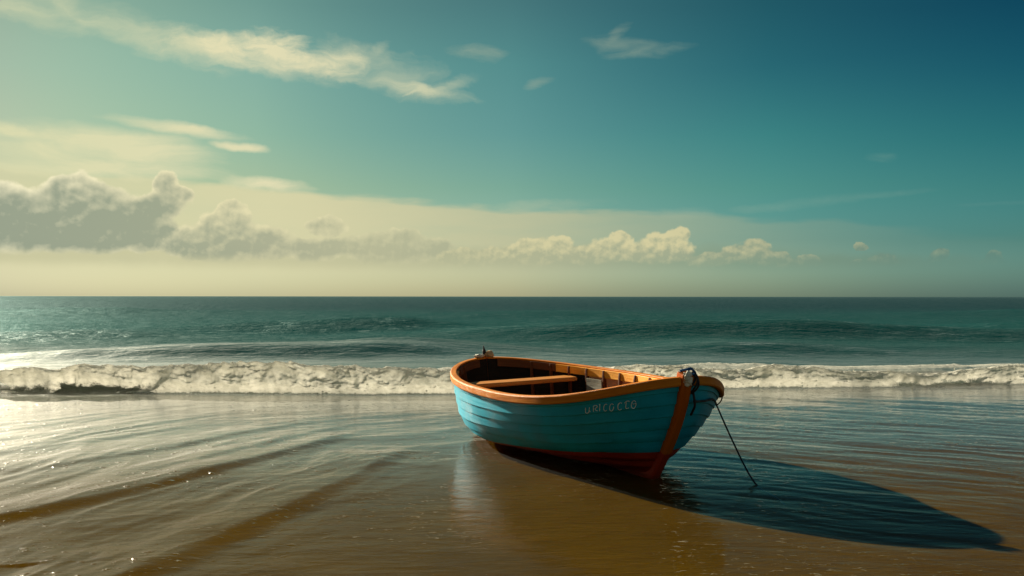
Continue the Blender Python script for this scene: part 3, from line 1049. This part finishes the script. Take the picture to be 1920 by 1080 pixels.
# frames (ribs)
for side in (1, -1):
    arc_phi = []
    Pq = hull(PH_R, np.ones_like(PH_R), side)
    arc = np.concatenate([[0], np.cumsum(np.linalg.norm(np.diff(Pq, axis=0), axis=-1))])
    for s in np.arange(0.62, arc[-1] - 0.35, 0.285):
        arc_phi.append(np.interp(s, arc, PH_R))
    for ph in arc_phi:
        hs = np.linspace(0.10, 0.975, 22)
        Pc = hull(np.full_like(hs, ph), hs, side)
        e = 0.01
        t = hull(np.array([ph + e]), np.array([0.8]), side)[0] - hull(np.array([ph - e]), np.array([0.8]), side)[0]
        t[2] = 0
        t /= np.linalg.norm(t)
        n = np.array([t[1], -t[0], 0.0])
        if n[1] * side < 0:
            n = -n
        dPc = np.gradient(Pc, axis=0)
        inn = np.cross(dPc, t)
        inn /= np.linalg.norm(inn, axis=-1, keepdims=True)
        inn = np.where((inn @ n)[:, None] > 0, -inn, inn)
        wdt = 0.012
        dep = np.interp(hs, [0, 0.8, 0.9, 1.0], [0.078, 0.078, 0.074, 0.062])
        V = []
        for i in range(len(hs)):
            a = Pc[i] + inn[i] * 0.026
            b = Pc[i] + inn[i] * dep[i]
            V += [a - t * wdt, b - t * wdt, b + t * wdt, a + t * wdt]
        V = np.array(V)
        F = [list(f) for f in grid_faces(len(hs), 4, True)] + [[0, 1, 2, 3], [len(V) - 4, len(V) - 3, len(V) - 2, len(V) - 1]]
        uv = np.stack([np.repeat(hs * 0.8, 4), np.tile(np.array([0, .05, .09, .14]), len(hs))], -1)
        o = mesh_obj('rib', V, F, M_DARK, boat, False, uv=uv)
        bm = bmesh.new()
        bm.from_mesh(o.data)
        bmesh.ops.recalc_face_normals(bm, faces=bm.faces)
        bm.to_mesh(o.data)
        bm.free()
        bevel_mod(o, 0.004)


def plank(name, corners_u, half_v, w0, w1, mat, nv=13, crown=0.0):
    """a board across the boat between u = corners_u[0..1]"""
    vs = np.linspace(-1, 1, nv)
    sec = [(corners_u[0], w0), (corners_u[0], w1), (corners_u[1], w1), (corners_u[1], w0)]
    V, uv = [], []
    for v in vs:
        for k, (u, w) in enumerate(sec):
            V.append((u, v * half_v, w - crown * v * v))
            uv.append((v * half_v, [0, .05, .3, .35][k]))
    F = [list(f) for f in grid_faces(nv, 4, True)] + [[3, 2, 1, 0], [len(V) - 4, len(V) - 3, len(V) - 2, len(V) - 1]]
    o = mesh_obj(name, V, F, mat, boat, False, uv=uv)
    bm = bmesh.new()
    bm.from_mesh(o.data)
    bmesh.ops.recalc_face_normals(bm, faces=bm.faces)
    bm.to_mesh(o.data)
    bm.free()
    return o


def inner_half(u, w):
    """half breadth of the inside at station u and height w"""
    ph = np.linspace(0.02, 3.12, 700)
    c = np.cos(ph)
    P = hull(ph, np.full_like(ph, min(0.98, w / W_rail(np.array([u]))[0])), 1)
    i = np.abs(P[:, 0] - u).argmin()
    return P[i, 1] - 0.034


th_u = (-1.22, -0.98)
o = plank('thwart', th_u, inner_half(-1.22, 0.55), 0.525, 0.575, M_SEAT)
bevel_mod(o, 0.018, 4)
o = plank('floorboard', (-1.35, 1.05), 0.42, 0.085, 0.105, M_DARK)
bevel_mod(o, 0.005)


# breasthook: the small triangular deck piece right in the bow
def breasthook(end):
    sgn = 1 if end == 'bow' else -1
    phs = np.linspace(0.05, 0.42, 14) if end == 'bow' else np.pi - np.linspace(0.05, 0.40, 14)
    a = hull(phs, np.full_like(phs, 0.985), 1) - np.array([0, 0.03, 0])
    b = hull(phs, np.full_like(phs, 0.985), -1) + np.array([0, 0.03, 0])
    a[:, 0] -= 0.03 * sgn
    b[:, 0] -= 0.03 * sgn
    V = np.concatenate([a, b, a - [0, 0, .035], b - [0, 0, .035]])
    n = len(phs)
    F = []
    for i in range(n - 1):
        F += [[i, i + 1, n + i + 1, n + i], [2 * n + i, 3 * n + i, 3 * n + i + 1, 2 * n + i + 1],
              [i, 2 * n + i, 2 * n + i + 1, i + 1], [n + i, n + i + 1, 3 * n + i + 1, 3 * n + i]]
    F += [[0, n, 3 * n, 2 * n], [n - 1, 3 * n - 1, 4 * n - 1, 2 * n - 1]]
    uv = V[:, :2]
    o = mesh_obj('breasthook', V, F, M_INWALE, boat, False, uv=uv)
    bm = bmesh.new()
    bm.from_mesh(o.data)
    bmesh.ops.recalc_face_normals(bm, faces=bm.faces)
    bm.to_mesh(o.data)
    bm.free()


breasthook('bow')


# stem post, keel and stern post
def post(name, pts, half_w, inn, outw, mat, taper=None):
    """a timber following a profile in the centre plane; pts: (u, w), outward side = left of travel"""
    p = np.array(pts, dtype=float)
    seg = np.concatenate([[0], np.cumsum(np.linalg.norm(np.diff(p, axis=0), axis=-1))])
    s = np.linspace(0, seg[-1], 48)
    q = np.stack([np.interp(s, seg, p[:, 0]), np.interp(s, seg, p[:, 1])], -1)
    for _ in range(6):
        q[1:-1] = 0.25 * q[:-2] + 0.5 * q[1:-1] + 0.25 * q[2:]
    t = np.gradient(q, axis=0)
    t /= np.linalg.norm(t, axis=-1, keepdims=True)
    n = np.stack([t[:, 1], -t[:, 0]], -1)
    V, uv = [], []
    for i in range(len(q)):
        hw = half_w
        sec = [(-inn, -hw), (outw * 0.55, -hw), (outw, -hw * 0.72), (outw, hw * 0.72), (outw * 0.55, hw), (-inn, hw)]
        for k, (a, b) in enumerate(sec):
            V.append((q[i, 0] + n[i, 0] * a, b, q[i, 1] + n[i, 1] * a))
            uv.append((s[i], k * 0.035))
    F = [list(f) for f in grid_faces(len(q), 6, True)] + [[0, 1, 2, 3, 4, 5], [len(V) - 6 + i for i in range(6)]]
    o = mesh_obj(name, V, F, mat, boat, False, uv=uv)
    bm = bmesh.new()
    bm.from_mesh(o.data)
    bmesh.ops.recalc_face_normals(bm, faces=bm.faces)
    bm.to_mesh(o.data)
    bm.free()
    bevel_mod(o, 0.008, 3)
    return o


hs = np.linspace(1.04, 0.0, 16)
stem_pts = [(A_ - RB * max(0, 1 - h) ** 1.5 + (0.02 if h > 1 else 0), h * 0.929) for h in hs]
h_red = 0.29
up_pts = [p for p in stem_pts if p[1] >= h_red * 0.929 - 0.03]
lo_pts = [p for p in stem_pts if p[1] < h_red * 0.929 + 0.06]
lo_pts += [(1.30, -0.025), (1.05, -0.035)]
# travel downwards: outward is +u
o = post('stem_post', [(u, w) for u, w in up_pts][::-1], 0.052, 0.05, 0.060, M_STEM)
o = post('forefoot', [(u, w) for u, w in lo_pts][::-1], 0.050, 0.05, 0.056, M_RED)
o['label'] = 'red painted curved foot of the stem post'
hs = np.linspace(0.0, 1.05, 14)
st_pts = [(-(A_ - RS * max(0, 1 - h) ** 1.5), h * 0.757) for h in hs]
post('stern_post', st_pts[::-1], 0.045, 0.02, 0.05, M_STEM)
post('keel', [(-1.80, -0.02), (-1.2, -0.03), (0, -0.035), (1.12, -0.035)][::-1], 0.04, 0.045, 0.030, M_RED)


# hand painted name on the port bow
def glyphs():
    """strokes in a unit box, x right, y up"""
    def arc(cx, cy, rx, ry, a0, a1, n=14):
        return [(cx + rx * math.cos(R(a)), cy + ry * math.sin(R(a))) for a in np.linspace(a0, a1, n)]
    U = [[(0.06, 0.95), (0.10, 0.35)] + arc(0.42, 0.30, 0.32, 0.25, 190, 345) + [(0.78, 0.95)], [(0.80, 0.5), (0.95, 0.20)]]
    Rr = [[(0.12, 0.05), (0.05, 0.85)], [(0.05, 0.82)] + arc(0.42, 0.78, 0.42, 0.20, 150, -40) + [(0.40, 0.48), (0.62, 0.20), (0.95, 0.10)]]
    I = [[(0.25, 0.9), (0.48, 0.98), (0.52, 0.02)]]
    C = [arc(0.52, 0.5, 0.42, 0.47, 50, 310, 20)]
    G = [arc(0.48, 0.5, 0.40, 0.48, 40, 395, 26)[:-2]]
    G2 = [arc(0.48, 0.5, 0.40, 0.48, 35, 385, 26), [(0.30, 0.58), (0.90, 0.60)]]
    T = [[(0.05, 0.78), (0.45, 0.98), (0.85, 0.96), (0.92, 0.84)], [(0.36, 0.94), (0.32, 0.10)] + arc(0.60, 0.14, 0.28, 0.10, 200, 340)]
    return [U, Rr, I, C, G, C, T, G2]


def build_lettering():
    # text runs along the second strake: a map from (distance along, height) to the hull
    ph = np.linspace(0.20, 0.95, 400)
    P = hull(ph, np.full_like(ph, 0.80), 1)
    arc = np.concatenate([[0], np.cumsum(np.linalg.norm(np.diff(P, axis=0), axis=-1))])
    s0 = np.interp(0.712, ph, arc)
    s1 = np.interp(0.343, ph, arc)
    total = s0 - s1
    adv = [0.0, 0.165, 0.275, 0.370, 0.485, 0.640, 0.765, 0.890]
    wid = [0.115, 0.100, 0.05, 0.090, 0.100, 0.100, 0.100, 0.105]
    lift = [0.0, 0.01, 0.01, 0.005, 0.0, 0.0, 0.005, 0.0]
    sc_h = 0.062
    Vs, Fs, base = [], [], 0
    for gi, gl in enumerate(glyphs()):
        for st in gl:
            dense = []
            for a, b in zip(st[:-1], st[1:]):
                for t in np.linspace(0, 1, 5)[:-1]:
                    dense.append((a[0] + (b[0] - a[0]) * t, a[1] + (b[1] - a[1]) * t))
            dense.append(st[-1])
            q = np.array(dense)
            s = s0 - total * (adv[gi] + wid[gi] * q[:, 0])
            phi = np.interp(s, arc, ph)
            hh = 0.767 + (q[:, 1] * (sc_h if gi not in (0, 1) else sc_h * 0.9) + lift[gi]) / 0.78
            C0 = hull(phi, hh, 1)
            e = 1e-3
            a = hull(phi, hh + e, 1) - hull(phi, hh - e, 1)
            b = hull(phi + e, hh, 1) - hull(phi - e, hh, 1)
            n = np.cross(b, a)
            n /= np.linalg.norm(n, axis=-1, keepdims=True)
            n = np.where(n[:, 1:2] < 0, -n, n)
            C0 = C0 + n * 0.0145
            tg = np.gradient(C0, axis=0)
            tg /= np.linalg.norm(tg, axis=-1, keepdims=True) + 1e-9
            bi = np.cross(n, tg)
            r = 0.0034 * (0.75 + 0.5 * RNG.random(len(C0)))
            ring = [C0 + bi * r[:, None] * math.cos(k) + n * 0.5 * r[:, None] * math.sin(k) for k in np.linspace(0, 2 * math.pi, 7)[:-1]]
            V = np.stack(ring, 1).reshape(-1, 3)
            F = [list(f + base) for f in grid_faces(len(C0), 6, True)]
            F += [[base + i for i in range(6)], [base + len(V) - 6 + i for i in range(6)]]
            Vs.append(V)
            Fs += F
            base += len(V)
    o = mesh_obj('lettering', np.concatenate(Vs), Fs, M_WHITE, boat)
    o['label'] = 'thin white hand painted name URICGCTG on the bow'


build_lettering()

# grey board leaning inside against the far side
i_ph = 1.98


def side_panel():
    ph = np.linspace(1.93, 2.06, 6)
    hh = np.linspace(0.60, 0.82, 5)
    PP, HH = np.meshgrid(ph, hh)
    P = hull(PP, HH, -1) + np.array([0, 0.085, 0])
    V = np.concatenate([P.reshape(-1, 3), (P + np.array([0, 0.012, 0])).reshape(-1, 3)])
    n = P.shape[0] * P.shape[1]
    F = list(map(list, grid_faces(5, 6))) + [list(f[::-1] + n) for f in grid_faces(5, 6)]
    edge = [i for i in range(6)] + [6 * r + 5 for r in range(1, 5)] + [24 + i for i in range(4, -1, -1)] + [6 * r for r in range(3, 0, -1)]
    for a, b in zip(edge, edge[1:] + edge[:1]):
        F.append([a, b, b + n, a + n])
    mesh_obj('side_panel', V, F, M_GREYW, boat, False, uv=np.concatenate([P[..., [0, 2]].reshape(-1, 2)] * 2))


side_panel()


# ------------------------------------------------------------------ ropes and rags
def tube(path, rad, seg=8):
    path = np.asarray(path, dtype=float)
    rad = np.broadcast_to(np.asarray(rad, dtype=float), (len(path),))
    t = np.gradient(path, axis=0)
    t /= np.linalg.norm(t, axis=-1, keepdims=True) + 1e-9
    ref = np.array([0.31, 0.17, 0.93])
    a = np.cross(t, ref)
    a /= np.linalg.norm(a, axis=-1, keepdims=True) + 1e-9
    b = np.cross(t, a)
    V = np.stack([path + rad[:, None] * (a * math.cos(k) + b * math.sin(k)) for k in np.linspace(0, 2 * math.pi, seg + 1)[:-1]], 1)
    F = [list(f) for f in grid_faces(len(path), seg, True)]
    n = len(path) * seg
    F += [list(range(seg)), [n - seg + i for i in range(seg)]]
    return V.reshape(-1, 3), F


def smooth_path(pts, n=60):
    p = np.array(pts, dtype=float)
    k = len(p)
    tt = np.linspace(0, k - 1, n)
    out = []
    for t in tt:
        i = min(int(t), k - 2)
        f = t - i
        p0, p1, p2, p3 = p[max(i - 1, 0)], p[i], p[i + 1], p[min(i + 2, k - 1)]
        out.append(0.5 * ((2 * p1) + (-p0 + p2) * f + (2 * p0 - 5 * p1 + 4 * p2 - p3) * f * f + (-p0 + 3 * p1 - 3 * p2 + p3) * f ** 3))
    return np.array(out)


def tubes_obj(name, paths, mat):
    Vs, Fs, base = [], [], 0
    for p, r in paths:
        V, F = tube(p, r)
        Vs.append(V)
        Fs += [[i + base for i in f] for f in F]
        base += len(V)
    return mesh_obj(name, np.concatenate(Vs), Fs, mat)


def world(u, v, w):
    return np.array(MW @ Vector((u, v, w)))


def hw(ph, h, side, out=0.03):
    P = hull(np.array([ph]), np.array([h]), side)[0]
    c = np.array([P[0], 0, P[2]])
    n = np.array([0.35 if ph < 1.57 else -0.35, side, 0.0])
    n /= np.linalg.norm(n)
    return world(*(P + n * out))


stem_top = (A_ + 0.02, 0.0, 0.955)
# black rope looped over the stem head and the starboard rail
loops = []
for k, (dv, sz, lean) in enumerate(((-0.050, 0.070, 0.00), (-0.062, 0.090, 0.012), (-0.074, 0.080, 0.018))):
    c = (A_ + 0.005 + lean, dv, 0.895 - 0.012 * k)
    pts = []
    for a in np.linspace(0, 2 * math.pi, 26):
        pts.append(world(c[0] + 0.042 * math.cos(a) + 0.01 * math.sin(3 * a + k), c[1] - 0.025 * math.sin(a) - 0.02 * math.cos(a), c[2] + sz * math.sin(a)))
    loops.append((np.array(pts), 0.0085))
tail = smooth_path([world(A_ + 0.03, -0.07, 0.80), world(A_ + 0.045, -0.075, 0.70), world(A_ + 0.01, -0.08, 0.64), world(A_ - 0.03, -0.09, 0.60)], 16)
loops.append((tail, 0.011))
o = tubes_obj('rope_coil', loops, M_BLACK)
tag(o, 'black rope looped over the stem head beside the white rag', 'rope')
# blue cord
pts = smooth_path([world(A_ - 0.02, 0.03, 0.985), world(A_ + 0.0, -0.02, 0.995), world(A_ + 0.0, -0.07, 1.00), world(A_ + 0.02, -0.10, 0.965), world(A_ + 0.03, -0.06, 0.955), world(A_ + 0.01, -0.03, 0.985), world(A_ - 0.01, -0.08, 0.995)], 40)
o = tubes_obj('blue_cord', [(pts, 0.010)], M_BLUE)
tag(o, 'short blue cord knotted on top of the stem head', 'cord')


def rag(name, centre, size, mat, seed, label, squash=(1, 1, 1)):
    bm = bmesh.new()
    bmesh.ops.create_icosphere(bm, subdivisions=4, radius=1.0)
    rg = np.random.default_rng(seed)
    off = rg.random(3) * 50
    co = np.array([v.co[:] for v in bm.verts])
    N = VNoise(seed)
    a = np.arctan2(co[:, 1], co[:, 0])
    fold = N.fbm(co[:, 0] * 2.2 + off[0] + co[:, 2], co[:, 1] * 2.2 + off[1] - co[:, 2] * 0.6, 3) - 0.5
    fold2 = np.abs(N.fbm(co[:, 2] * 3.5 + off[2], co[:, 0] * 3.5 + co[:, 1] * 2, 2) - 0.5)
    rr = 1 + 0.95 * fold - 0.85 * fold2
    co = co * rr[:, None] * np.array(squash)
    V = [world(*(np.array(centre) + size * c)) for c in co]
    F = [[v.index for v in f.verts] for f in bm.faces]
    bm.free()
    o = mesh_obj(name, V, F, mat)
    tag(o, label, 'rag')
    return o


rag('rag', (A_ + 0.055, 0.005, 0.925), 0.053, M_RAG, 11, 'crumpled white rag wrapped round the stem head at the bow', (0.55, 0.95, 1.25))
rag('rag', (-A_ + 0.02, -0.03, 0.80), 0.055, M_TAN, 12, 'tan cloth bundle on the stern post head', (0.9, 1.25, 0.85))
rag('rag', (-A_ + 0.0, 0.09, 0.785), 0.045, M_RAG, 13, 'small white rag lying on the rail beside the tan cloth', (0.9, 1.6, 0.6))
# dark peg sticking up from the stern head
pg = smooth_path([(-A_ + 0.0, 0.02, 0.80), (-A_ - 0.0, 0.025, 0.86), (-A_ + 0.005, 0.035, 0.915)], 14)
V, F = tube(pg, np.interp(np.linspace(0, 1, 14), [0, .35, .6, 1], [0.022, 0.026, 0.013, 0.003]), 9)
uv = np.stack([V[:, 2], V[:, 1]], -1)
mesh_obj('stern_peg', V, F, M_BLACK, boat)

# mooring line: from the stem along the starboard bow, then down into the water
a0 = world(A_ + 0.02, -0.085, 0.72)
a1 = hw(0.35, 0.80, -1, 0.03)
a2 = hw(0.66, 0.795, -1, 0.03)
seg1 = smooth_path([a0, 0.5 * (a0 + a1) + np.array([0, -0.03, 0.0]), a1, a2], 30)
b0 = hw(0.62, 0.905, -1, 0.045)
seg2 = smooth_path([b0, 0.5 * (b0 + a2) + np.array([0.01, -0.01, 0]), a2], 14)
end = np.array([2.07, 7.12, 0.004])
mid1 = a2 + (end - a2) * 0.40 + np.array([-0.012, 0, -0.02])
mid2 = a2 + (end - a2) * 0.80 + np.array([-0.018, 0, -0.025])
seg3 = smooth_path([a2, mid1, mid2, end, np.array([2.11, 6.86, -0.004]), np.array([2.13, 6.66, -0.018])], 70)
o = tubes_obj('mooring_rope', [(seg1, 0.010), (seg2, 0.006), (seg3, np.interp(np.linspace(0, 1, 70), [0, .6, 1], [0.0075, 0.008, 0.005]))], M_BLACK)
tag(o, 'dark mooring rope hanging from the bow down into the shallow water', 'rope')
